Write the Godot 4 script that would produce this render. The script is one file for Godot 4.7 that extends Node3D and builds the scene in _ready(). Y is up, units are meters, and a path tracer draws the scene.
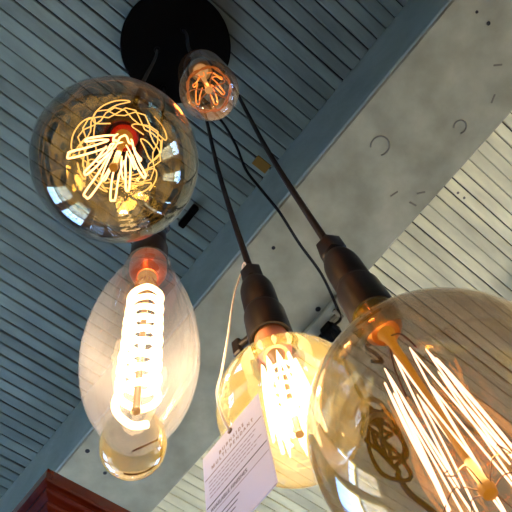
extends Node3D

# One unit is a metre, y is up. The lens is at (0, 1.5, 0) and looks up at the shop ceiling.
const EYE := 1.5
const CEIL := 3.5
const BEAM_Y := 3.174
const BEAM_NEAR := 0.535
const BEAM_FAR := 0.869
const X0 := -2.6
const X1 := 3.4
const Z0 := -2.8
const Z1 := 3.8

var used := {}
var M := {}
var rng := RandomNumberGenerator.new()


# ---------------------------------------------------------------- helpers
func numbered(called: String) -> String:
	if not used.has(called):
		used[called] = 0
		return called
	used[called] += 1
	return "%s_%03d" % [called, used[called]]


func thing(called: String, label: String, category: String, at := Vector3.ZERO, group := "") -> Node3D:
	var o := Node3D.new()
	o.name = numbered(called)
	add_child(o, true)
	o.position = at
	tag(o, label, category, group)
	return o


func tag(o: Node, label: String, category: String, group := "") -> void:
	o.set_meta("label", label)
	o.set_meta("category", category)
	if group:
		o.set_meta("group", group)


func obj(called: String, mesh: Mesh, mat: Material, parent: Node = self) -> MeshInstance3D:
	var o := MeshInstance3D.new()
	o.mesh = mesh
	if mat:
		o.material_override = mat
	o.cast_shadow = GeometryInstance3D.SHADOW_CASTING_SETTING_ON
	o.name = numbered(called) if parent == self else called
	parent.add_child(o, true)
	return o


func struct(called: String, mesh: Mesh, mat: Material) -> MeshInstance3D:
	var o := obj(called, mesh, mat)
	o.set_meta("kind", "structure")
	return o


func begin() -> SurfaceTool:
	var st := SurfaceTool.new()
	st.begin(Mesh.PRIMITIVE_TRIANGLES)
	return st


func done(st: SurfaceTool) -> ArrayMesh:
	st.generate_normals()
	return st.commit()


func tri(st: SurfaceTool, a: Vector3, b: Vector3, c: Vector3, g: int) -> void:
	for p in [a, b, c]:
		st.set_smooth_group(g)
		st.add_vertex(p)


# a, b, c, d run clockwise seen from outside
func quad(st: SurfaceTool, a: Vector3, b: Vector3, c: Vector3, d: Vector3, g: int) -> void:
	tri(st, a, b, c, g)
	tri(st, a, c, d, g)


const FLAT := 4294967295


func box(st: SurfaceTool, lo: Vector3, hi: Vector3, e := 0.0) -> void:
	# a box with chamfered edges of width e
	var c := (lo + hi) / 2
	var h := (hi - lo) / 2
	e = minf(e, 0.49 * minf(h.x, minf(h.y, h.z)) * 2)
	for ax in 3:
		for s in [-1.0, 1.0]:
			var u := (ax + 1) % 3
			var v := (ax + 2) % 3
			var n := Vector3.ZERO
			n[ax] = s
			var p := []
			for k in [[-1, -1], [1, -1], [1, 1], [-1, 1]]:
				var q := Vector3.ZERO
				q[ax] = s * h[ax]
				q[u] = k[0] * (h[u] - e)
				q[v] = k[1] * (h[v] - e)
				p.append(c + q)
			if s > 0:
				quad(st, p[3], p[2], p[1], p[0], FLAT)
			else:
				quad(st, p[0], p[1], p[2], p[3], FLAT)
	if e <= 0.0:
		return
	for ax in 3:
		var u := (ax + 1) % 3
		var v := (ax + 2) % 3
		for su in [-1.0, 1.0]:
			for sv in [-1.0, 1.0]:
				var p := []
				for k in [[-1, 0], [1, 0], [1, 1], [-1, 1]]:
					var q := Vector3.ZERO
					q[ax] = k[0] * (h[ax] - e)
					q[u] = su * (h[u] - (e if k[1] == 1 else 0.0))
					q[v] = sv * (h[v] - (0.0 if k[1] == 1 else e))
					p.append(c + q)
				if su * sv > 0:
					quad(st, p[3], p[2], p[1], p[0], FLAT)
				else:
					quad(st, p[0], p[1], p[2], p[3], FLAT)
	for sx in [-1.0, 1.0]:
		for sy in [-1.0, 1.0]:
			for sz in [-1.0, 1.0]:
				var a := c + Vector3(sx * h.x, sy * (h.y - e), sz * (h.z - e))
				var b := c + Vector3(sx * (h.x - e), sy * h.y, sz * (h.z - e))
				var d := c + Vector3(sx * (h.x - e), sy * (h.y - e), sz * h.z)
				if sx * sy * sz > 0:
					tri(st, d, b, a, FLAT)
				else:
					tri(st, a, b, d, FLAT)


func box_mesh(lo: Vector3, hi: Vector3, e := 0.0) -> ArrayMesh:
	var st := begin()
	box(st, lo, hi, e)
	return done(st)


# profile: (radius, height) pairs, running upwards along the outside
func lathe(st: SurfaceTool, prof: Array, segs := 48, at := Vector3.ZERO, crease := 35.0) -> void:
	var g := 1
	for i in prof.size() - 1:
		if i > 0:
			var d0: Vector2 = (prof[i] - prof[i - 1]).normalized()
			var d1: Vector2 = (prof[i + 1] - prof[i]).normalized()
			if absf(d0.angle_to(d1)) > deg_to_rad(crease):
				g += 1
		for k in segs:
			var a0 := TAU * k / segs
			var a1 := TAU * (k + 1) / segs
			if k == segs - 1:
				a1 = 0.0
			var p: Vector2 = prof[i]
			var q: Vector2 = prof[i + 1]
			var v0 := at + Vector3(cos(a0) * p.x, p.y, sin(a0) * p.x)
			var v1 := at + Vector3(cos(a1) * p.x, p.y, sin(a1) * p.x)
			var w0 := at + Vector3(cos(a0) * q.x, q.y, sin(a0) * q.x)
			var w1 := at + Vector3(cos(a1) * q.x, q.y, sin(a1) * q.x)
			if p.x > 1e-6:
				tri(st, v0, v1, w1 if q.x > 1e-6 else w0, g)
			if q.x > 1e-6:
				tri(st, v0, w1, w0, g)


func lathe_mesh(prof: Array, segs := 48, crease := 35.0) -> ArrayMesh:
	var st := begin()
	lathe(st, prof, segs, Vector3.ZERO, crease)
	return done(st)


# smooth curve through control points
func smooth(pts: Array, steps := 6) -> Array:
	var out := []
	for i in pts.size() - 1:
		var a = pts[maxi(i - 1, 0)]
		var b = pts[i]
		var c = pts[i + 1]
		var d = pts[mini(i + 2, pts.size() - 1)]
		for k in steps:
			out.append(b.cubic_interpolate(c, a, d, float(k) / steps))
	out.append(pts[-1])
	return out


func tube(st: SurfaceTool, pts: Array, r: float, sides := 8, closed := false) -> void:
	var n := pts.size()
	var rings := []
	var side := Vector3.ZERO
	for i in n:
		var before: Vector3 = pts[(i - 1 + n) % n] if closed else pts[maxi(i - 1, 0)]
		var after: Vector3 = pts[(i + 1) % n] if closed else pts[mini(i + 1, n - 1)]
		var t := (after - before).normalized()
		if side == Vector3.ZERO:
			side = t.cross(Vector3(0.31, 0.2, 0.93)).normalized()
		side = (side - t * side.dot(t)).normalized()
		var other := t.cross(side)
		var ring := []
		for k in sides:
			var a := TAU * k / sides
			ring.append(pts[i] + (side * cos(a) + other * sin(a)) * r)
		rings.append(ring)
	for i in (n if closed else n - 1):
		var p: Array = rings[i]
		var q: Array = rings[(i + 1) % n]
		for k in sides:
			var l := (k + 1) % sides
			quad(st, p[k], p[l], q[l], q[k], 1)
	if not closed:
		for k in sides:
			var l := (k + 1) % sides
			tri(st, pts[0], rings[0][l], rings[0][k], 2)
			tri(st, pts[-1], rings[-1][k], rings[-1][l], 3)


func tube_mesh(pts: Array, r: float, sides := 8) -> ArrayMesh:
	var st := begin()
	tube(st, pts, r, sides)
	return done(st)


func noise_tex(seed_: int, freq: float, lo: Color, hi: Color, size := 512, octaves := 4, kind := FastNoiseLite.TYPE_SIMPLEX_SMOOTH) -> NoiseTexture2D:
	var n := FastNoiseLite.new()
	n.seed = seed_
	n.frequency = freq
	n.noise_type = kind
	n.fractal_octaves = octaves
	var t := NoiseTexture2D.new()
	t.width = size
	t.height = size
	t.seamless = true
	t.noise = n
	var g := Gradient.new()
	g.set_color(0, lo)
	g.set_color(1, hi)
	t.color_ramp = g
	return t


func normal_tex(seed_: int, freq: float, strength: float, size := 512) -> NoiseTexture2D:
	var n := FastNoiseLite.new()
	n.seed = seed_
	n.frequency = freq
	n.fractal_octaves = 4
	var t := NoiseTexture2D.new()
	t.width = size
	t.height = size
	t.seamless = true
	t.as_normal_map = true
	t.bump_strength = strength
	t.noise = n
	return t


func mat(color: Color, rough := 0.6, metal := 0.0) -> StandardMaterial3D:
	var m := StandardMaterial3D.new()
	m.albedo_color = color
	m.roughness = rough
	m.metallic = metal
	return m


func painted(color: Color, tex: Texture2D, bump: Texture2D, scale: Vector3, rough := 0.6) -> StandardMaterial3D:
	var m := mat(color, rough)
	m.albedo_texture = tex
	m.uv1_triplanar = true
	m.uv1_world_triplanar = true
	m.uv1_scale = scale
	if bump:
		m.normal_enabled = true
		m.normal_texture = bump
		m.normal_scale = 0.5
	return m


func glow(color: Color, energy: float) -> StandardMaterial3D:
	var m := mat(Color(0.1, 0.06, 0.03), 0.5)
	m.emission_enabled = true
	m.emission = color
	m.emission_energy_multiplier = energy
	return m


# clear blown glass: a thin pane that reflects at its surface
func pane(color: Color, alpha: float, metal := 0.0, rough := 0.03) -> StandardMaterial3D:
	var m := mat(Color(color, alpha), rough, metal)
	m.transparency = BaseMaterial3D.TRANSPARENCY_ALPHA
	m.cull_mode = BaseMaterial3D.CULL_DISABLED
	return m


# lustre-coated glass: part mirror of the coating's colour, part clear
func lustre(color: Color, alpha: float, rough := 0.04) -> StandardMaterial3D:
	var m := pane(color, alpha, 1.0, rough)
	m.albedo_texture = M.lustre_streaks
	return m


func make_materials() -> void:
	var blotch := noise_tex(3, 0.006, Color(0.86, 0.87, 0.86), Color(1, 1, 1), 512, 5)
	var streak := noise_tex(11, 0.012, Color(0.8, 0.8, 0.8), Color(1, 1, 1), 512, 5)
	var worn := noise_tex(7, 0.01, Color(0.78, 0.78, 0.76), Color(1, 1, 1), 512, 6)
	var bump := normal_tex(5, 0.02, 2.0)
	M.lustre_streaks = noise_tex(23, 0.01, Color(0.85, 0.85, 0.85), Color(1, 1, 1), 256, 3)
	for k in 3:
		var v := 0.95 + 0.05 * k
		M["blue_board_%d" % k] = painted(Color(0.60 * v, 0.66 * v, 0.62 * v), streak, bump, Vector3(1.5, 1.5, 0.5), 0.55)
		M["cream_board_%d" % k] = painted(Color(1.0 * v, 0.98 * v, 0.83 * v), streak, bump, Vector3(1.5, 1.5, 0.5), 0.55)
	M.beam_paint = painted(Color(0.71, 0.70, 0.60), worn, bump, Vector3(1.2, 1.2, 1.2), 0.55)
	M.beam_side_paint = painted(Color(0.68, 0.74, 0.72), blotch, bump, Vector3(1.2, 1.2, 1.2), 0.55)
	M.nail = mat(Color(0.03, 0.03, 0.035), 0.7)
	M.scratch = mat(Color(0.48, 0.46, 0.40), 0.8)
	M.plug_mark = mat(Color(0.5, 0.49, 0.43), 0.7)
	M.groove = mat(Color(0.10, 0.11, 0.13), 0.9)
	M.ochre = mat(Color(0.62, 0.45, 0.16), 0.7)
	M.black_metal = mat(Color(0.012, 0.012, 0.012), 0.55, 0.0)
	M.black_metal.metallic_specular = 0.2
	M.bronze = mat(Color(0.05, 0.036, 0.034), 0.45, 0.3)
	M.cord = mat(Color(0.012, 0.012, 0.012), 0.9)
	M.copper = mat(Color(0.85, 0.38, 0.2), 0.3, 0.9)
	M.brass = mat(Color(0.8, 0.55, 0.25), 0.3, 0.9)
	M.porcelain = mat(Color(0.85, 0.5, 0.4), 0.5)
	M.red_base = mat(Color(0.55, 0.1, 0.03), 0.35)
	M.wire = mat(Color(0.35, 0.2, 0.12), 0.35, 0.8)
	M.string = mat(Color(0.95, 0.92, 0.88), 0.9)
	M.card = mat(Color(0.97, 0.96, 0.95), 0.8)
	M.card.backlight_enabled = true
	M.card.backlight = Color(0.92, 0.94, 1.0)
	M.ink_gold = mat(Color(0.55, 0.38, 0.22), 0.7)
	M.ink = mat(Color(0.12, 0.09, 0.11), 0.8)
	M.ink_pale = mat(Color(0.66, 0.58, 0.58), 0.8)
	var grain := noise_tex(31, 0.008, Color(0.62, 0.55, 0.5), Color(1, 1, 1), 512, 5)
	M.cherry = painted(Color(0.44, 0.155, 0.05), grain, null, Vector3(6, 1.2, 1.2), 0.24)
	M.cherry.clearcoat_enabled = true
	M.cherry.clearcoat = 0.25
	M.cherry.clearcoat_roughness = 0.12
	M.wall = painted(Color(0.26, 0.22, 0.17), blotch, null, Vector3(1, 1, 1), 0.7)
	M.floor_wood = painted(Color(0.27, 0.25, 0.21), grain, null, Vector3(0.6, 0.6, 3.0), 0.6)
	M.trim = mat(Color(0.75, 0.73, 0.68), 0.5)
	M.window_glass = pane(Color(0.9, 0.95, 1.0), 0.03)
	M.earth = painted(Color(0.60, 0.58, 0.47), blotch, null, Vector3(0.3, 0.3, 0.3), 0.9)
	M.pavement = painted(Color(0.56, 0.62, 0.58), blotch, null, Vector3(0.3, 0.3, 0.3), 0.8)
	M.pale_tie = mat(Color(0.72, 0.68, 0.55), 0.8)


# ---------------------------------------------------------------- the setting
func window_wall(called: String, along_x: bool, inner: float, outer: float, from: float, to: float, openings: Array, first_window: int) -> int:
	# a wall with openings [start, end, sill, head]; returns the next window number
	var st := begin()
	var put := func(s: SurfaceTool, a: float, b: float, y0: float, y1: float, w0: float, w1: float, e: float) -> void:
		if along_x:
			box(s, Vector3(a, y0, minf(w0, w1)), Vector3(b, y1, maxf(w0, w1)), e)
		else:
			box(s, Vector3(minf(w0, w1), y0, a), Vector3(maxf(w0, w1), y1, b), e)
	var at := from
	for o in openings:
		put.call(st, at, o[0], 0.0, CEIL, inner, outer, 0.0)
		if o[2] > 0.0:
			put.call(st, o[0], o[1], 0.0, o[2], inner, outer, 0.0)
		put.call(st, o[0], o[1], o[3], CEIL, inner, outer, 0.0)
		at = o[1]
	put.call(st, at, to, 0.0, CEIL, inner, outer, 0.0)
	struct(called, done(st), M.wall)
	var mid := (inner + outer) / 2
	for o in openings:
		var w := Node3D.new()
		w.name = "window_%d" % first_window
		w.set_meta("kind", "structure")
		add_child(w, true)
		first_window += 1
		var cols := maxi(2, int(round((o[1] - o[0]) / 0.42)))
		var rows := 4
		var f := begin()
		for x in [[o[0], o[0] + 0.06], [o[1] - 0.06, o[1]]]:
			put.call(f, x[0], x[1], o[2], o[3], mid - 0.04, mid + 0.04, 0.004)
		for y in [[o[2], o[2] + 0.06], [o[3] - 0.06, o[3]]]:
			put.call(f, o[0] + 0.06, o[1] - 0.06, y[0], y[1], mid - 0.04, mid + 0.04, 0.004)
		obj("frame", done(f), M.trim, w)
		var dx: float = (o[1] - o[0] - 0.12) / cols
		var dy: float = (o[3] - o[2] - 0.12) / rows
		for i in range(1, cols):
			var b := begin()
			put.call(b, o[0] + 0.06 + dx * i - 0.012, o[0] + 0.06 + dx * i + 0.012, o[2] + 0.06, o[3] - 0.06, mid - 0.02, mid + 0.02, 0.003)
			obj("muntin", done(b), M.trim, w)
		for j in range(1, rows):
			var b := begin()
			put.call(b, o[0] + 0.06, o[1] - 0.06, o[2] + 0.06 + dy * j - 0.012, o[2] + 0.06 + dy * j + 0.012, mid - 0.018, mid + 0.018, 0.003)
			obj("muntin", done(b), M.trim, w)
		for i in cols:
			for j in rows:
				var g := begin()
				put.call(g, o[0] + 0.06 + dx * i, o[0] + 0.06 + dx * (i + 1), o[2] + 0.06 + dy * j, o[2] + 0.06 + dy * (j + 1), mid - 0.002, mid + 0.002, 0.0)
				obj("pane", done(g), M.window_glass, w)
	return first_window


func board_mesh(w: float, z0: float, z1: float, bead: float) -> ArrayMesh:
	# a tongue-and-groove strip seen from below: flat face, rolled edges, body above
	var st := begin()
	var prof := [Vector2(-w / 2, 0.012), Vector2(-w / 2, bead + 0.002), Vector2(-w / 2 + 0.0012, 0.0012), Vector2(-w / 2 + 0.0032, 0.0), Vector2(w / 2 - 0.0032, 0.0), Vector2(w / 2 - 0.0012, 0.0012), Vector2(w / 2, bead + 0.002), Vector2(w / 2, 0.012)]
	for i in prof.size() - 1:
		var p: Vector2 = prof[i]
		var q: Vector2 = prof[i + 1]
		quad(st, Vector3(p.x, p.y, z0), Vector3(p.x, p.y, z1), Vector3(q.x, q.y, z1), Vector3(q.x, q.y, z0), FLAT)
	for z in [z0, z1]:
		for i in range(1, prof.size() - 1):
			var a := Vector3(prof[0].x, prof[0].y, z)
			var b := Vector3(prof[i].x, prof[i].y, z)
			var c := Vector3(prof[i + 1].x, prof[i + 1].y, z)
			if z == z0:
				tri(st, a, b, c, FLAT)
			else:
				tri(st, c, b, a, FLAT)
	return done(st)


func setting() -> void:
	struct("floor", box_mesh(Vector3(X0 - 0.2, -0.1, Z0 - 0.2), Vector3(X1 + 0.2, 0.0, Z1 + 0.2)), M.floor_wood)
	# ceiling: a dark backing with beadboard strips under it
	var ceiling := struct("ceiling", box_mesh(Vector3(X0 - 0.2, CEIL + 0.011, Z0 - 0.2), Vector3(X1 + 0.2, CEIL + 0.12, Z1 + 0.2)), M.groove)
	var pitch := 0.0388
	var near := []
	var far := []
	for k in 6:
		var w: float = pitch - [0.0012, 0.0040, 0.0008, 0.0030, 0.0016, 0.0046][k]
		near.append(board_mesh(w, Z0, BEAM_NEAR + 0.02, 0.004))
		far.append(board_mesh(w, BEAM_FAR - 0.02, Z1, 0.004))
	var x := X0 + pitch / 2
	while x < X1:
		for s in 2:
			var k := rng.randi() % 6
			if s == 1 and rng.randf() < 0.35:
				k = 2
			var o := obj("board", (near if s == 0 else far)[k], M[("blue_board_%d" if s == 0 else "cream_board_%d") % (rng.randi() % 3)], ceiling)
			o.position = Vector3(x + rng.randf_range(-0.0004, 0.0004), CEIL, 0)
		x += pitch
	# an unpainted ochre scrap and two nail holes in the boards
	obj("wood_scrap", box_mesh(Vector3(0.185, CEIL - 0.003, 0.478), Vector3(0.218, CEIL + 0.004, 0.532), 0.001), M.ochre, ceiling)
	for p in [Vector3(-0.130, CEIL, 1.089), Vector3(-0.131, CEIL, 1.119)]:
		obj("nail_hole", lathe_mesh([Vector2(0, -0.0012), Vector2(0.004, -0.0012), Vector2(0.005, 0.001)], 12), M.scratch, ceiling).position = p
	# boxed beam
	var beam := Node3D.new()
	beam.name = "trim_1"
	beam.set_meta("kind", "structure")
	beam.set_meta("label", "wide cream painted boxed beam crossing the beadboard ceiling diagonally")
	add_child(beam, true)
	obj("bottom_board", box_mesh(Vector3(X0, BEAM_Y, BEAM_NEAR), Vector3(X1, BEAM_Y + 0.03, BEAM_FAR), 0.006), M.beam_paint, beam)
	obj("edge_bead", box_mesh(Vector3(X0, BEAM_Y + 0.004, BEAM_NEAR - 0.005), Vector3(X1, BEAM_Y + 0.034, BEAM_NEAR + 0.004), 0.003), M.beam_side_paint, beam)
	obj("side_board", box_mesh(Vector3(X0, BEAM_Y + 0.031, BEAM_NEAR + 0.004), Vector3(X1, CEIL + 0.01, BEAM_NEAR + 0.03), 0.002), M.beam_side_paint, beam)
	obj("side_board", box_mesh(Vector3(X0, BEAM_Y + 0.031, BEAM_FAR - 0.03), Vector3(X1, CEIL + 0.01, BEAM_FAR - 0.004), 0.002), M.beam_paint, beam)
	for p in [[-0.471, 0.650, 0.006], [-0.47, 0.606, 0.0045], [0.397, 0.828, 0.009], [1.178, 0.567, 0.008], [1.216, 0.657, 0.007], [0.33, 0.60, 0.006]]:
		var o := obj("nail_hole", lathe_mesh([Vector2(0, -0.0015), Vector2(p[2] * 0.8, -0.0015), Vector2(p[2], 0.001)], 14), M.nail, beam)
		o.position = Vector3(p[0], BEAM_Y, p[1])
	for p in [[-0.417, 0.746, 0.8], [-0.043, 0.826, 0.7], [0.006, 0.767, 0.3], [-0.006, 0.83, 1.4], [-0.35, 0.80, -0.4]]:
		var o := obj("scratch", box_mesh(Vector3(-0.012, -0.001, -0.0025), Vector3(0.012, 0.001, 0.0025), 0.0008), M.scratch, beam)
		o.position = Vector3(p[0], BEAM_Y, p[1])
		o.rotation.y = p[2]
	for p in [[-0.066, 0.643, 0.026], [-0.24, 0.782, 0.018]]:
		# the round edge of a filled hole shows as three quarters of a ring
		var pts := []
		for k in 22:
			var a := 0.9 + 4.6 * k / 21.0
			pts.append(Vector3(p[0] + cos(a) * p[2], BEAM_Y - 0.0005, p[1] + sin(a) * p[2]))
		obj("filled_hole_ring", tube_mesh(pts, 0.0022, 6), M.plug_mark, beam)
	var dark_nub := obj("ceiling_bracket", box_mesh(Vector3(-0.16, CEIL - 0.05, 1.49), Vector3(-0.005, CEIL, 1.62), 0.012), M.black_metal)
	tag(dark_nub, "small dark box fixed to the cream beadboard beyond the beam", "bracket")
	var bar := obj("ceiling_bracket", box_mesh(Vector3(-0.042, -0.025, -0.011), Vector3(0.042, 0.0, 0.011), 0.003), M.black_metal)
	bar.position = Vector3(0.474, CEIL, 0.424)
	bar.rotation.y = 0.0
	tag(bar, "dark bar fixed to the blue beadboard beside the smoky globe bulb", "bracket")
	# walls
	var n := window_wall("wall_east", false, X1, X1 + 0.2, Z0, Z1, [[-1.9, -0.8, 0.4, 2.95], [-0.5, 0.6, 0.4, 2.95], [0.9, 2.0, 0.4, 2.95]], 1)
	n = window_wall("wall_south", true, Z1, Z1 + 0.2, X0, X1, [[-1.9, -0.9, 0.5, 2.8], [0.3, 1.3, 0.0, 2.8], [2.0, 3.0, 0.5, 2.8]], n)
	struct("wall_north", box_mesh(Vector3(X0, 0, Z0 - 0.2), Vector3(X1, CEIL, Z0)), M.wall)
	n = window_wall("wall_west", false, X0, X0 - 0.2, Z0, Z1, [[1.9, 3.1, 0.6, 2.8]], n)
	struct("ground", box_mesh(Vector3(-40, -0.3, -40), Vector3(X1 + 0.25, -0.12, 40)), M.earth)
	struct("ground_001", box_mesh(Vector3(X1 + 0.25, -0.3, -40), Vector3(40, -0.12, 40)), M.pavement)


# ---------------------------------------------------------------- pendants
func socket_parts(p: Node3D, y: float, s: float, key_turn := -1.0, relief_scale := 1.0) -> void:
	# y: lower rim of the socket above the pendant's origin
	var body := [Vector2(0.0, 0.003), Vector2(0.0155, 0.003), Vector2(0.0172, 0.0), Vector2(0.0195, 0.0), Vector2(0.0202, 0.004), Vector2(0.0200, 0.042), Vector2(0.0188, 0.047), Vector2(0.0168, 0.050), Vector2(0.0165, 0.053), Vector2(0.0176, 0.056), Vector2(0.0178, 0.086), Vector2(0.0172, 0.096), Vector2(0.0150, 0.106), Vector2(0.0110, 0.112), Vector2(0.0078, 0.114), Vector2(0.0, 0.114)]
	var scaled := []
	for q in body:
		scaled.append(Vector2(q.x * s, y + q.y))
	var o := obj("socket", lathe_mesh(scaled, 48), M.bronze, p)
	var relief := [Vector2(0.0105, 0.112), Vector2(0.0128, 0.115), Vector2(0.0128, 0.139), Vector2(0.0098, 0.143), Vector2(0.0, 0.143)]
	scaled = []
	for q in relief:
		scaled.append(Vector2(q.x * s * relief_scale, y + q.y))
	obj("strain_relief", lathe_mesh(scaled, 6, 20.0), M.bronze, p)
	if key_turn >= 0.0:
		var st := begin()
		tube(st, [Vector3(0.014, y + 0.03, 0), Vector3(0.03, y + 0.03, 0)], 0.0035, 8)
		box(st, Vector3(0.028, y + 0.019, -0.0035), Vector3(0.037, y + 0.041, 0.0035), 0.0015)
		obj("switch_key", done(st), M.bronze, o).rotation.y = key_turn


func cord_part(p: Node3D, from: Vector3, to: Vector3, r := 0.0036) -> void:
	var pts := []
	for k in 13:
		var u := k / 12.0
		pts.append(from.lerp(to, u) + Vector3(0.003, 0, -0.002) * sin(u * PI * 2))
	obj("cord", tube_mesh(pts, r, 10), M.cord, p)


func globe_profile(R: float, neck: float, top: float) -> Array:
	# a sphere standing on its lowest point, drawn up into a neck
	var pts := []
	var stop := 2.45
	for k in 41:
		var a := stop * k / 40.0
		pts.append(Vector2(R * sin(a), R - R * cos(a)))
	var e: Vector2 = pts[-1]
	var t := Vector2(cos(stop), sin(stop))
	var b := Vector2(neck, top)
	var len := e.distance_to(b)
	for k in range(1, 13):
		pts.append(e.bezier_interpolate(e + t * len * 0.45, b - Vector2(0, len * 0.55), b, k / 12.0))
	return pts


func zigzag(n: int, r0: float, y0: float, r1: float, y1: float, a0: float, arc: float, jitter := 0.0, step_out := 8) -> Array:
	# a cage of hairpin strands between two rings, as one wire
	var pts := []
	for i in n:
		var up := i % 2 == 0
		var a := a0 + arc * i / (n - 1)
		var b := a0 + arc * (i + 1) / (n - 1)
		var from := Vector3(cos(a) * (r0 if up else r1), y0 if up else y1, sin(a) * (r0 if up else r1))
		var to := Vector3(cos(b) * (r1 if up else r0), y1 if up else y0, sin(b) * (r1 if up else r0))
		var j := Vector3(rng.randf_range(-1, 1), rng.randf_range(-1, 1), rng.randf_range(-1, 1)) * jitter
		for k in step_out:
			var u := float(k) / step_out
			pts.append(from.lerp(to, u) + j * sin(u * PI))
		if i == n - 1:
			pts.append(to)
	return pts


# hairpins that fan out from a small ring at the far end to a wide, uneven ring at the near end
func fan(st: SurfaceTool, n: int, r0: float, y0: float, r1: float, y1: float, wire: float, spread := 0.25, open := 0.24) -> void:
	for i in n:
		var a := TAU * (i + rng.randf_range(-0.2, 0.2)) / n
		var half := TAU / n * open
		var q := r1 * (1.0 + rng.randf_range(-spread, spread))
		var yy := y1 + rng.randf_range(-0.006, 0.006)
		var p0 := Vector3(cos(a - half) * r0, y0, sin(a - half) * r0)
		var p1 := Vector3(cos(a - half * 0.3) * q, yy + 0.002, sin(a - half * 0.3) * q)
		var p2 := Vector3(cos(a) * (q + 0.0012), yy, sin(a) * (q + 0.0012))
		var p3 := Vector3(cos(a + half * 0.3) * q, yy + 0.002, sin(a + half * 0.3) * q)
		var p4 := Vector3(cos(a + half) * r0, y0, sin(a + half) * r0)
		var j := Vector3(rng.randf_range(-1, 1), 0, rng.randf_range(-1, 1)) * 0.0015
		tube(st, smooth([p0, (p0 + p1) / 2 + j, p1, p2, p3, (p3 + p4) / 2 + j, p4], 4), wire, 7)


func curl(r: float, y0: float, y1: float, turns: float, wob: float, ph: float) -> Array:
	var pts := []
	var n := int(turns * 26)
	for k in n + 1:
		var u := float(k) / n
		var a := ph + u * turns * TAU
		var q := r * (1.0 + wob * sin(a * 5.3 + ph))
		pts.append(Vector3(cos(a) * q, lerpf(y0, y1, u) + r * wob * cos(a * 7.1), sin(a) * q))
	return pts


func lamp(p: Node3D, y: float, color: Color, energy: float, size: float) -> void:
	var l := OmniLight3D.new()
	l.name = "lamp_light"
	l.light_color = color
	l.light_energy = energy
	l.light_size = size
	l.shadow_enabled = true
	l.omni_range = 12.0
	l.omni_attenuation = 2.0
	l.position = Vector3(0, y, 0)
	p.add_child(l, true)


const WARM := Color(1.0, 0.72, 0.42)


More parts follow.
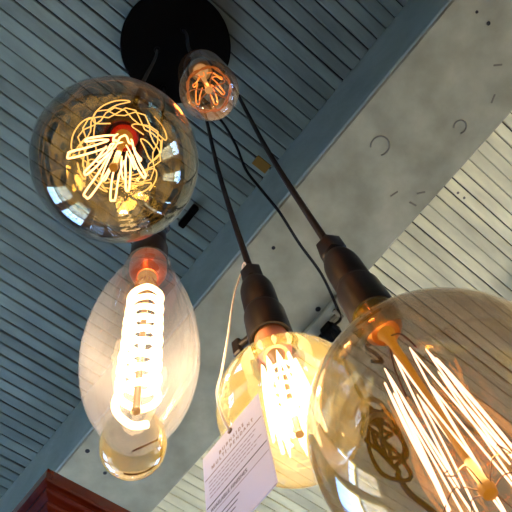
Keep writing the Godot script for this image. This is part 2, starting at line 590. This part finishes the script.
func pendants() -> void:
	# large amber globe close to the lens
	var d := thing("pendant_light", "largest amber globe bulb with long hairpin filaments, cut by the right edge", "pendant light", Vector3(0.072, EYE + 0.1865, 0.226), "filament bulb pendants hanging from one round canopy")
	socket_parts(d, 0.196, 0.85, -1.0, 1.15)
	cord_part(d, Vector3(0, 0.33, 0), Vector3(-0.012, 3.452 - EYE - 0.1865, 0.008))
	var g := obj("glass_bulb", lathe_mesh(globe_profile(0.0715, 0.0162, 0.198), 128), M.amber_skin, d)
	obj("amber_coating", lathe_mesh(globe_profile(0.0707, 0.0154, 0.1976), 128), M.glass_d, g).position.y = 0.0008
	obj("screw_base", lathe_mesh([Vector2(0, 0.172), Vector2(0.0095, 0.174), Vector2(0.013, 0.180), Vector2(0.0140, 0.186), Vector2(0.0150, 0.20)], 32), M.brass, g)
	obj("glass_stem", lathe_mesh([Vector2(0, 0.024), Vector2(0.0035, 0.025), Vector2(0.0042, 0.029), Vector2(0.0026, 0.033), Vector2(0.0024, 0.12), Vector2(0.0028, 0.158), Vector2(0.0045, 0.170), Vector2(0.008, 0.178)], 20), M.stem_amber, g)
	var st := begin()
	tube(st, zigzag(21, 0.0165, 0.126, 0.0205, 0.020, 0.4, TAU * 0.95, 0.0012), 0.0006, 7)
	var f := obj("filament", done(st), M.hot_d, g)
	st = begin()
	for k in 6:
		var a := TAU * k / 6 + 0.4
		tube(st, smooth([Vector3(0.003 * cos(a), 0.028, 0.003 * sin(a)), Vector3(0.012 * cos(a), 0.034, 0.012 * sin(a)), Vector3(0.021 * cos(a + 0.1), 0.026, 0.021 * sin(a + 0.1)), Vector3(0.025 * cos(a + 0.15), 0.021, 0.025 * sin(a + 0.15)), Vector3(0.026 * cos(a + 0.3), 0.025, 0.026 * sin(a + 0.3)), Vector3(0.023 * cos(a + 0.25), 0.028, 0.023 * sin(a + 0.25))], 6), 0.0003, 6)
	for k in 2:
		var a := PI * k + 0.6
		tube(st, smooth([Vector3(0.003 * cos(a), 0.165, 0.003 * sin(a)), Vector3(0.012 * cos(a), 0.15, 0.012 * sin(a)), Vector3(0.0165 * cos(a), 0.126, 0.0165 * sin(a))], 6), 0.0006, 6)
	obj("support_wire", done(st), M.wire, g)
	lamp(d, 0.048, WARM, 0.02, 0.014)

	# yellow globe in the middle
	var c := thing("pendant_light", "pale yellow globe bulb glowing white in the middle, behind the price tag", "pendant light", Vector3(0.149, EYE + 0.306, 0.210), "filament bulb pendants hanging from one round canopy")
	socket_parts(c, 0.142, 0.9, 0.15)
	cord_part(c, Vector3(0, 0.276, 0), Vector3(-0.006, 3.452 - EYE - 0.306, -0.012))
	g = obj("glass_bulb", lathe_mesh(globe_profile(0.05, 0.0146, 0.146), 112), M.glass_c, c)
	obj("screw_base", lathe_mesh([Vector2(0, 0.118), Vector2(0.0098, 0.119), Vector2(0.0128, 0.124), Vector2(0.0136, 0.128), Vector2(0.0140, 0.150)], 32), M.porcelain, g)
	obj("glass_stem", lathe_mesh([Vector2(0, 0.02), Vector2(0.003, 0.022), Vector2(0.0022, 0.026), Vector2(0.0022, 0.09), Vector2(0.0045, 0.115), Vector2(0.008, 0.12)], 20), M.stem_clear, g)
	st = begin()
	tube(st, zigzag(19, 0.0125, 0.104, 0.0165, 0.022, 0.0, TAU * 0.95, 0.001), 0.0013, 7)
	tube(st, curl(0.0105, 0.098, 0.024, 6.0, 0.05, 0.3), 0.0013, 7)
	obj("filament", done(st), M.hot_c, g)
	lamp(c, 0.06, Color(1, 0.8, 0.55), 0.022, 0.012)

	# smoky globe seen from below
	var a_ := thing("pendant_light", "smoky amber globe bulb seen from underneath, with a tangle of zigzag filaments", "pendant light", Vector3(0.132, EYE + 0.4905, 0.040), "filament bulb pendants hanging from one round canopy")
	socket_parts(a_, 0.185, 1.0)
	cord_part(a_, Vector3(0, 0.319, 0), Vector3(-0.006, 3.452 - EYE - 0.4905, 0.006))
	g = obj("glass_bulb", lathe_mesh(globe_profile(0.0715, 0.0175, 0.188), 128), M.clear_skin, a_)
	obj("amber_coating", lathe_mesh(globe_profile(0.0707, 0.0167, 0.1876), 128), M.glass_a, g).position.y = 0.0008
	obj("screw_base", lathe_mesh([Vector2(0, 0.170), Vector2(0.0098, 0.171), Vector2(0.0138, 0.174), Vector2(0.0145, 0.178), Vector2(0.0150, 0.19)], 32), M.red_base, g)
	obj("glass_stem", lathe_mesh([Vector2(0, 0.045), Vector2(0.0035, 0.046), Vector2(0.004, 0.05), Vector2(0.0026, 0.054), Vector2(0.0024, 0.13), Vector2(0.0055, 0.160), Vector2(0.0098, 0.172)], 20), M.stem_amber, g)
	st = begin()
	fan(st, 10, 0.013, 0.126, 0.029, 0.050, 0.0009, 0.28, 0.42)
	fan(st, 5, 0.007, 0.120, 0.016, 0.047, 0.0007, 0.3, 0.42)
	obj("filament", done(st), M.hot_a, g)
	st = begin()
	tube(st, curl(0.0345, 0.116, 0.128, 3.0, 0.13, 0.0), 0.0006, 6)
	for k in 8:
		var a := TAU * k / 8 + rng.randf_range(-0.3, 0.3)
		var q := 0.033 + rng.randf_range(-0.002, 0.004)
		var loop := []
		for i in 12:
			var u := i / 11.0
			loop.append(Vector3(cos(a + 0.45 * sin(u * 6.5)) * (q + 0.009 * sin(u * 4.5 + k)), 0.100 + 0.030 * u, sin(a + 0.45 * sin(u * 6.5)) * (q + 0.009 * sin(u * 4.5 + k))))
		tube(st, smooth(loop, 3), 0.0006, 6)
	obj("curled_wire", done(st), M.hot_curl, g)
	lamp(a_, 0.105, WARM, 0.014, 0.012)

	# long clear oval bulb with a round tip
	var b := thing("pendant_light", "long clear oval bulb with a bright spiral filament and a round amber tip", "pendant light", Vector3(0.2075, EYE + 0.3005, 0.1278), "filament bulb pendants hanging from one round canopy")
	socket_parts(b, 0.302, 0.95, -1.0, 1.75)
	cord_part(b, Vector3(0, 0.436, 0), Vector3(-0.008, 3.452 - EYE - 0.3005, -0.004))
	var prof := smooth([Vector2(0.0178, 0.0325), Vector2(0.0205, 0.0375), Vector2(0.0315, 0.060), Vector2(0.0395, 0.088), Vector2(0.0436, 0.121), Vector2(0.0432, 0.160), Vector2(0.0385, 0.203), Vector2(0.0310, 0.242), Vector2(0.0245, 0.266), Vector2(0.0226, 0.280), Vector2(0.0224, 0.294), Vector2(0.0185, 0.306)], 6)
	g = obj("glass_bulb", lathe_mesh(prof, 112, 60.0), M.glass_b, b)
	obj("glass_tip", lathe_mesh(smooth([Vector2(0.0, 0.0), Vector2(0.007, 0.0014), Vector2(0.0132, 0.0052), Vector2(0.0178, 0.0115), Vector2(0.0196, 0.0195), Vector2(0.0190, 0.027), Vector2(0.0178, 0.0325)], 6), 96, 60.0), M.glass_tip, g)
	obj("screw_base", lathe_mesh([Vector2(0, 0.268), Vector2(0.0102, 0.269), Vector2(0.0150, 0.275), Vector2(0.0182, 0.287), Vector2(0.0184, 0.308)], 40), M.copper, g)
	obj("glass_stem", lathe_mesh([Vector2(0, 0.052), Vector2(0.003, 0.054), Vector2(0.0024, 0.058), Vector2(0.0024, 0.21), Vector2(0.0045, 0.245), Vector2(0.0095, 0.27)], 20), M.stem_clear, g)
	st = begin()
	tube(st, curl(0.0135, 0.226, 0.056, 9.0, 0.02, 1.2), 0.0027, 8)
	tube(st, smooth([Vector3(0.0135 * cos(1.2), 0.226, 0.0135 * sin(1.2)), Vector3(0.010, 0.234, 0.008), Vector3(0.004, 0.246, 0.002)], 5), 0.0014, 7)
	tube(st, [Vector3(0.004, 0.06, 0.003), Vector3(0.004, 0.22, 0.003)], 0.0022, 7)
	obj("filament", done(st), M.hot_b, g)
	st = begin()
	for k in 16:
		var a := TAU * k / 16
		tube(st, smooth([Vector3(0.003 * cos(a), 0.262, 0.003 * sin(a)), Vector3(0.008 * cos(a), 0.255, 0.008 * sin(a)), Vector3(0.0105 * cos(a), 0.243, 0.0105 * sin(a))], 5), 0.0006, 6)
	obj("support_wire", done(st), M.wire_glow, g)
	var hook := []
	for k in 16:
		var a := 0.3 + 2.38 * k / 15.0
		hook.append(Vector3(cos(a) * 0.0165, 0.0145, sin(a) * 0.0165))
	hook.append(Vector3(0.0, 0.0145, 0.0))
	obj("tip_wire", tube_mesh(hook, 0.0006, 6), M.wire, g)
	lamp(b, 0.15, Color(1, 0.82, 0.62), 0.032, 0.010)

	# small dim tube bulb high up
	var e := thing("pendant_light", "small clear tube bulb with dim orange filaments in front of the black canopy", "pendant light", Vector3(0.0385, EYE + 0.588, 0.0724), "filament bulb pendants hanging from one round canopy")
	socket_parts(e, 0.228, 0.95)
	cord_part(e, Vector3(0, 0.36, 0), Vector3(-0.002, 3.452 - EYE - 0.588, -0.002))
	prof = smooth([Vector2(0.0, 0.0), Vector2(0.013, 0.0015), Vector2(0.0215, 0.007), Vector2(0.0262, 0.017), Vector2(0.0275, 0.030), Vector2(0.0275, 0.10), Vector2(0.0275, 0.170), Vector2(0.0262, 0.190), Vector2(0.0215, 0.205), Vector2(0.0170, 0.218), Vector2(0.0155, 0.232)], 5)
	g = obj("glass_bulb", lathe_mesh(prof, 96, 60.0), M.glass_e, e)
	obj("screw_base", lathe_mesh([Vector2(0, 0.205), Vector2(0.009, 0.206), Vector2(0.0125, 0.211), Vector2(0.0135, 0.230)], 32), M.brass, g)
	obj("glass_stem", lathe_mesh([Vector2(0, 0.026), Vector2(0.0032, 0.027), Vector2(0.0036, 0.031), Vector2(0.0022, 0.035), Vector2(0.0022, 0.17), Vector2(0.009, 0.206)], 20), M.stem_clear, g)
	st = begin()
	fan(st, 6, 0.008, 0.110, 0.0150, 0.030, 0.0006, 0.12, 0.4)
	obj("filament", done(st), M.hot_e, g)
	st = begin()
	tube(st, curl(0.0200, 0.030, 0.034, 2.0, 0.06, 0.0), 0.0008, 6)
	for k in 7:
		var a := TAU * k / 7
		tube(st, smooth([Vector3(0.002 * cos(a), 0.03, 0.002 * sin(a)), Vector3(0.009 * cos(a), 0.036, 0.009 * sin(a)), Vector3(0.0155 * cos(a), 0.030, 0.0155 * sin(a)), Vector3(0.021 * cos(a + 0.2), 0.034, 0.021 * sin(a + 0.2))], 5), 0.0006, 6)
	obj("support_wire", done(st), M.wire_glow, g)
	lamp(e, 0.07, Color(1, 0.5, 0.2), 0.004, 0.004)


func canopy() -> void:
	var o := thing("lamp_canopy", "round black metal canopy on the ceiling from which all the pendants hang", "canopy", Vector3(0.088, CEIL - 0.036, 0.084))
	obj("plate", lathe_mesh(smooth([Vector2(0, 0.0), Vector2(0.08, 0.0), Vector2(0.146, 0.0005), Vector2(0.154, 0.003), Vector2(0.158, 0.010), Vector2(0.158, 0.034)], 4), 96), M.black_metal, o)
	for k in [[0.048, 0.146], [0.055, 0.114], [0.038, -0.038], [0.112, 0.040], [-0.0515, -0.0136]]:
		obj("cord_grip", lathe_mesh([Vector2(0, -0.012), Vector2(0.0075, -0.012), Vector2(0.009, -0.009), Vector2(0.009, 0.001)], 20), M.black_metal, o).position = Vector3(k[0] if k[0] != 0.048 else -0.028, 0, k[1])


func price_tag() -> void:
	# a card that hangs level, facing the lens side; its own x runs along the lines of print
	var t := thing("price_tag", "printed paper price tag hanging by a string in front of the yellow globe bulb", "tag", Vector3(0.153, EYE + 0.2265, 0.1545))
	t.rotation.y = PI - 0.04
	var w := 0.0255
	var h := 0.070
	var card := obj("card", box_mesh(Vector3(-w, 0, -0.0003), Vector3(w, h, 0.0003)), M.card, t)
	var line := func(x0: float, x1: float, y: float, thick: float, m: Material, called: String) -> void:
		obj(called, box_mesh(Vector3(x0, y - thick / 2, 0.0003), Vector3(x1, y + thick / 2, 0.00042)), m, card)
	var text := func(words: String, x: float, y: float, size: float, m: Material, align: int) -> void:
		var tm := TextMesh.new()
		var sf := SystemFont.new()
		sf.font_names = PackedStringArray(["Droid Sans"])
		tm.font = sf
		tm.text = words
		tm.font_size = 32
		tm.pixel_size = size / 32.0
		tm.depth = 0.0001
		tm.horizontal_alignment = align
		obj("lettering", tm, m, card).position = Vector3(x, y, 0.0004)
	text.call("B U R N S I D E", 0.0, h - 0.0105, 0.0034, M.ink_gold, HORIZONTAL_ALIGNMENT_CENTER)
	text.call("M U L T I - P E N D A N T", 0.0, h - 0.0150, 0.0034, M.ink_gold, HORIZONTAL_ALIGNMENT_CENTER)
	line.call(-w + 0.001, w - 0.001, h - 0.0195, 0.0003, M.ink_gold, "rule")
	for k in 5:
		var dash := -w + 0.004
		while dash < w - 0.006 - 0.004 * (k % 3):
			var long := rng.randf_range(0.0012, 0.0034)
			line.call(dash, dash + long, h - 0.0235 - 0.0027 * k, 0.00038, M.ink_pale, "fine_print")
			dash += long + 0.0008
	line.call(-w + 0.001, w - 0.001, h - 0.0395, 0.0005, M.ink, "rule")
	text.call("AVAILABLE FINISHES", -w + 0.004, h - 0.0435, 0.0021, M.ink, HORIZONTAL_ALIGNMENT_LEFT)
	line.call(-w + 0.001, w - 0.001, h - 0.0465, 0.0002, M.ink_pale, "rule")
	for k in 3:
		line.call(-w + 0.010, -w + 0.026 - 0.002 * k, h - 0.0515 - 0.0030 * k, 0.0004, M.ink, "fine_print")
	obj("eyelet", lathe_mesh([Vector2(0.0009, -0.0006), Vector2(0.0017, -0.0006), Vector2(0.0018, 0.0006), Vector2(0.0009, 0.0006), Vector2(0.0009, -0.0006)], 20), M.wire, card).transform = Transform3D(Basis(Vector3.RIGHT, PI / 2), Vector3(0, h - 0.0035, 0.0002))
	# string from the eyelet up over the top of the socket
	var inv := t.transform.affine_inverse()
	var way := []
	for q in [Vector3(0.153, EYE + 0.293, 0.1540), Vector3(0.160, EYE + 0.318, 0.1565), Vector3(0.172, EYE + 0.365, 0.166), Vector3(0.177, EYE + 0.410, 0.178), Vector3(0.174, EYE + 0.465, 0.187), Vector3(0.166, EYE + 0.532, 0.194), Vector3(0.158, EYE + 0.582, 0.2015), Vector3(0.1495, EYE + 0.588, 0.2015), Vector3(0.143, EYE + 0.584, 0.208), Vector3(0.146, EYE + 0.580, 0.217), Vector3(0.153, EYE + 0.580, 0.216), Vector3(0.156, EYE + 0.583, 0.207), Vector3(0.153, EYE + 0.598, 0.203), Vector3(0.149, EYE + 0.604, 0.203), Vector3(0.148, EYE + 0.592, 0.203)]:
		way.append(inv * q)
	obj("string", tube_mesh(smooth(way, 6), 0.0009, 7), M.string, t)


func power_cord() -> void:
	var t := thing("power_cord", "thin black power cord swagged from the canopy across the beam to a plug", "cord", Vector3(0.37, EYE + 1.65, 0.904))
	var pts := []
	for q in [Vector3(0.150, 1.957, 0.20), Vector3(0.169, 1.945, 0.313), Vector3(0.198, 1.93, 0.39), Vector3(0.228, 1.86, 0.443), Vector3(0.235, 1.78, 0.491), Vector3(0.236, 1.70, 0.521), Vector3(0.241, 1.660, 0.55), Vector3(0.274, 1.655, 0.646), Vector3(0.305, 1.655, 0.755), Vector3(0.354, 1.652, 0.857), Vector3(0.375, 1.65, 0.890), Vector3(0.402, 1.65, 0.889)]:
		pts.append(q + Vector3(0, EYE, 0) - t.position)
	obj("cable", tube_mesh(smooth(pts, 6), 0.0042, 8), M.cord, t)
	var pl := Vector3(0.421, EYE + 1.645, 0.89) - t.position
	var st := begin()
	box(st, pl + Vector3(-0.022, -0.020, -0.022), pl + Vector3(0.024, 0.020, 0.026), 0.006)
	box(st, pl + Vector3(0.020, -0.014, -0.014), pl + Vector3(0.042, 0.014, 0.016), 0.006)
	obj("plug", done(st), M.black_metal, t)
	st = begin()
	box(st, pl + Vector3(-0.050, 0.002, -0.022), pl + Vector3(-0.020, 0.012, -0.012), 0.002)
	box(st, pl + Vector3(-0.058, 0.002, -0.034), pl + Vector3(-0.046, 0.012, 0.004), 0.002)
	obj("bracket", done(st), M.scratch, t)
	obj("mounting_plate", box_mesh(pl + Vector3(-0.10, 0.012, -0.05), pl + Vector3(0.10, 0.030, 0.06), 0.003), M.beam_paint, t)
	pts = []
	for q in [Vector3(0.40, 1.75, 0.975), Vector3(0.405, 1.75, 1.001), Vector3(0.407, 1.75, 1.041), Vector3(0.395, 1.75, 1.087), Vector3(0.423, 1.75, 1.078), Vector3(0.423, 1.75, 1.122), Vector3(0.432, 1.75, 1.159), Vector3(0.451, 1.75, 1.127)]:
		pts.append(q + Vector3(0, EYE, 0) - t.position)
	pts.push_front(pl + Vector3(0.0, 0.0, 0.02))
	obj("cable_tail", tube_mesh(smooth(pts, 6), 0.006, 8), M.cord, t)
	# a spare length of cord, coiled and tied, hangs below the plug
	var h := thing("cord_hank", "coiled black cord tied with pale bands, seen through the largest amber globe", "cord", Vector3(0.421, EYE + 0.95, 0.89))
	st = begin()
	for k in 5:
		var loop := []
		var w := 0.020 + 0.004 * k
		var ph := k * 0.7
		for i in 40:
			var a := TAU * i / 40
			loop.append(Vector3(sin(a) * w * cos(ph) + 0.010 * sin(3 * a + k * 2.0), 0.225 + cos(a) * (0.055 + 0.016 * k) - 0.012 * k + 0.010 * sin(4 * a + k), sin(a) * w * sin(ph) + 0.008 * cos(5 * a + k)))
		tube(st, loop, 0.0045, 8, true)
	tube(st, smooth([Vector3(0, 0.30, 0), Vector3(0.006, 0.45, 0.004), Vector3(-0.004, 0.60, 0), Vector3(0, 0.68, 0)], 8), 0.0045, 8)
	tube(st, smooth([Vector3(0.01, 0.09, 0.01), Vector3(0.0, 0.02, 0.0), Vector3(-0.02, -0.06, 0.02), Vector3(0.02, -0.12, -0.01)], 8), 0.006, 8)
	obj("coil", done(st), M.cord, h)
	for y in [0.285, 0.225]:
		var band := []
		for i in 24:
			var a := TAU * i / 24
			band.append(Vector3(cos(a) * 0.034, y + 0.006 * sin(a * 2), sin(a) * 0.034))
		st = begin()
		tube(st, band, 0.006, 8, true)
		obj("tie_band", done(st), M.pale_tie, h)


func cabinet() -> void:
	var x := 0.579
	var z := 0.226
	var x1 := 1.08
	var z1 := 1.35
	var top := EYE + 0.75
	var t := thing("cabinet", "tall reddish brown wooden cabinet with a moulded cornice, cut by the bottom edge", "cabinet", Vector3((x + x1) / 2, 0, (z + z1) / 2))
	var o := t.position
	# cornice: steps (inset, height below the top) run round the top
	var prof := [Vector2(0.05, 0.0), Vector2(0.002, 0.0), Vector2(0.0, 0.002), Vector2(0.0, 0.020), Vector2(0.002, 0.022), Vector2(0.007, 0.0225)]
	for bead in [[0.0095, 0.0275, 0.0050], [0.0185, 0.0385, 0.0045], [0.0270, 0.0490, 0.0040]]:
		for k in 7:
			var ang := -0.9 + 2.2 * k / 6.0
			prof.append(Vector2(bead[0] - cos(ang) * bead[2] + 0.003, bead[1] + sin(ang) * bead[2]))
		prof.append(Vector2(bead[0] + 0.006, bead[1] + bead[2] + 0.001))
	prof.append_array([Vector2(0.040, 0.056), Vector2(0.048, 0.064), Vector2(0.052, 0.076), Vector2(0.056, 0.078), Vector2(0.058, 0.088)])
	var st := begin()
	for i in prof.size() - 1:
		var a: Vector2 = prof[i]
		var b: Vector2 = prof[i + 1]
		var ca := []
		var cb := []
		for k in [[0, 0], [1, 0], [1, 1], [0, 1]]:
			ca.append(Vector3(lerpf(x + a.x, x1 - a.x, k[0]), top - a.y, lerpf(z + a.x, z1 - a.x, k[1])) - o)
			cb.append(Vector3(lerpf(x + b.x, x1 - b.x, k[0]), top - b.y, lerpf(z + b.x, z1 - b.x, k[1])) - o)
		for k in 4:
			var l := (k + 1) % 4
			quad(st, ca[l], ca[k], cb[k], cb[l], FLAT)
	obj("cornice", done(st), M.cherry, t)
	var i := 0.06
	obj("top_board", box_mesh(Vector3(x + 0.05, top - 0.02, z + 0.05) - o, Vector3(x1 - 0.05, top, z1 - 0.05) - o), M.cherry, t)
	obj("carcass", box_mesh(Vector3(x + i, 0.08, z + i) - o, Vector3(x1 - i, top - 0.07, z1 - i) - o, 0.004), M.cherry, t)
	obj("plinth", box_mesh(Vector3(x + 0.045, 0.0, z + 0.045) - o, Vector3(x1 - 0.045, 0.08, z1 - 0.045) - o, 0.006), M.cherry, t)
	var zm := (z + z1) / 2
	for k in 2:
		var a := z + i + 0.02 if k == 0 else zm + 0.002
		var b := zm - 0.002 if k == 0 else z1 - i - 0.02
		st = begin()
		box(st, Vector3(x + i - 0.02, 0.12, a) - o, Vector3(x + i, top - 0.12, b) - o, 0.003)
		box(st, Vector3(x + i - 0.026, 0.2, a + 0.08) - o, Vector3(x + i - 0.016, top - 0.20, b - 0.08) - o, 0.005)
		var door := obj("door", done(st), M.cherry, t)
		var knob := obj("knob", lathe_mesh([Vector2(0, 0.026), Vector2(0.009, 0.024), Vector2(0.012, 0.018), Vector2(0.006, 0.010), Vector2(0.005, 0.0)], 20), M.brass, door)
		knob.transform = Transform3D(Basis(Vector3(0, 0, 1), PI / 2), Vector3(x + i - 0.02, 1.1, zm + (-0.05 if k == 0 else 0.05)) - o)


func _ready() -> void:
	rng.seed = 20240611
	# camera: 43 degree lens looking up past the lamps
	var cam := Camera3D.new()
	cam.name = "camera"
	cam.fov = 42.99
	cam.near = 0.02
	cam.far = 200.0
	var right := Vector3(-0.631296, -0.121143, 0.766022)
	var up := Vector3(-0.746923, 0.36082, -0.558494)
	cam.transform = Transform3D(Basis(right, up, right.cross(up)).orthonormalized(), Vector3(0, EYE, 0))
	add_child(cam)
	cam.current = true
	# sky, sun, exposure
	var env := Environment.new()
	env.background_mode = Environment.BG_SKY
	var sky := Sky.new()
	var sm := ProceduralSkyMaterial.new()
	sm.sky_top_color = Color(0.32, 0.54, 0.88)
	sm.sky_horizon_color = Color(0.66, 0.79, 0.94)
	sm.ground_bottom_color = Color(0.30, 0.30, 0.28)
	sm.ground_horizon_color = Color(0.55, 0.60, 0.62)
	sm.sky_energy_multiplier = 4.3
	sky.sky_material = sm
	env.sky = sky
	env.ambient_light_source = Environment.AMBIENT_SOURCE_DISABLED
	env.tonemap_mode = Environment.TONE_MAPPER_LINEAR
	env.tonemap_exposure = 1.0
	env.sdfgi_enabled = true
	env.ssao_enabled = true
	env.ssil_enabled = true
	var we := WorldEnvironment.new()
	we.name = "sky_and_exposure"
	we.environment = env
	add_child(we)
	var sun := DirectionalLight3D.new()
	sun.name = "sun"
	sun.light_color = Color(1.0, 0.88, 0.68)
	sun.light_energy = 22.0
	sun.shadow_enabled = true
	sun.look_at_from_position(Vector3(-1.0, 2.3, 0.9), Vector3.ZERO)
	add_child(sun)

	make_materials()
	M.glass_d = lustre(Color(0.64, 0.47, 0.10), 0.42)
	M.glass_a = lustre(Color(0.34, 0.34, 0.19), 0.50)
	M.glass_c = pane(Color(0.80, 0.76, 0.32), 0.10)
	M.glass_b = pane(Color(0.78, 0.80, 0.84), 0.12)
	M.glass_tip = pane(Color(0.84, 0.74, 0.22), 0.36)
	M.clear_skin = pane(Color(1, 1, 1), 0.0)
	M.amber_skin = pane(Color(0.66, 0.60, 0.06), 0.15)
	M.glass_e = pane(Color(0.55, 0.55, 0.55), 0.07)
	M.stem_amber = glow(Color(1.0, 0.62, 0.16), 0.8)
	M.stem_clear = glow(Color(1.0, 0.7, 0.4), 0.6)
	M.hot_d = glow(Color(1.0, 0.80, 0.62), 6.0)
	M.hot_c = glow(Color(1.0, 0.80, 0.55), 8.0)
	M.hot_a = glow(Color(1.0, 0.76, 0.46), 8.0)
	M.hot_b = glow(Color(1.0, 0.82, 0.60), 7.0)
	M.hot_e = glow(Color(1.0, 0.5, 0.15), 1.4)
	M.hot_curl = glow(Color(1.0, 0.72, 0.36), 3.2)
	M.wire_glow = glow(Color(1.0, 0.5, 0.15), 0.35)
	setting()
	canopy()
	cabinet()
	pendants()
	power_cord()
	price_tag()
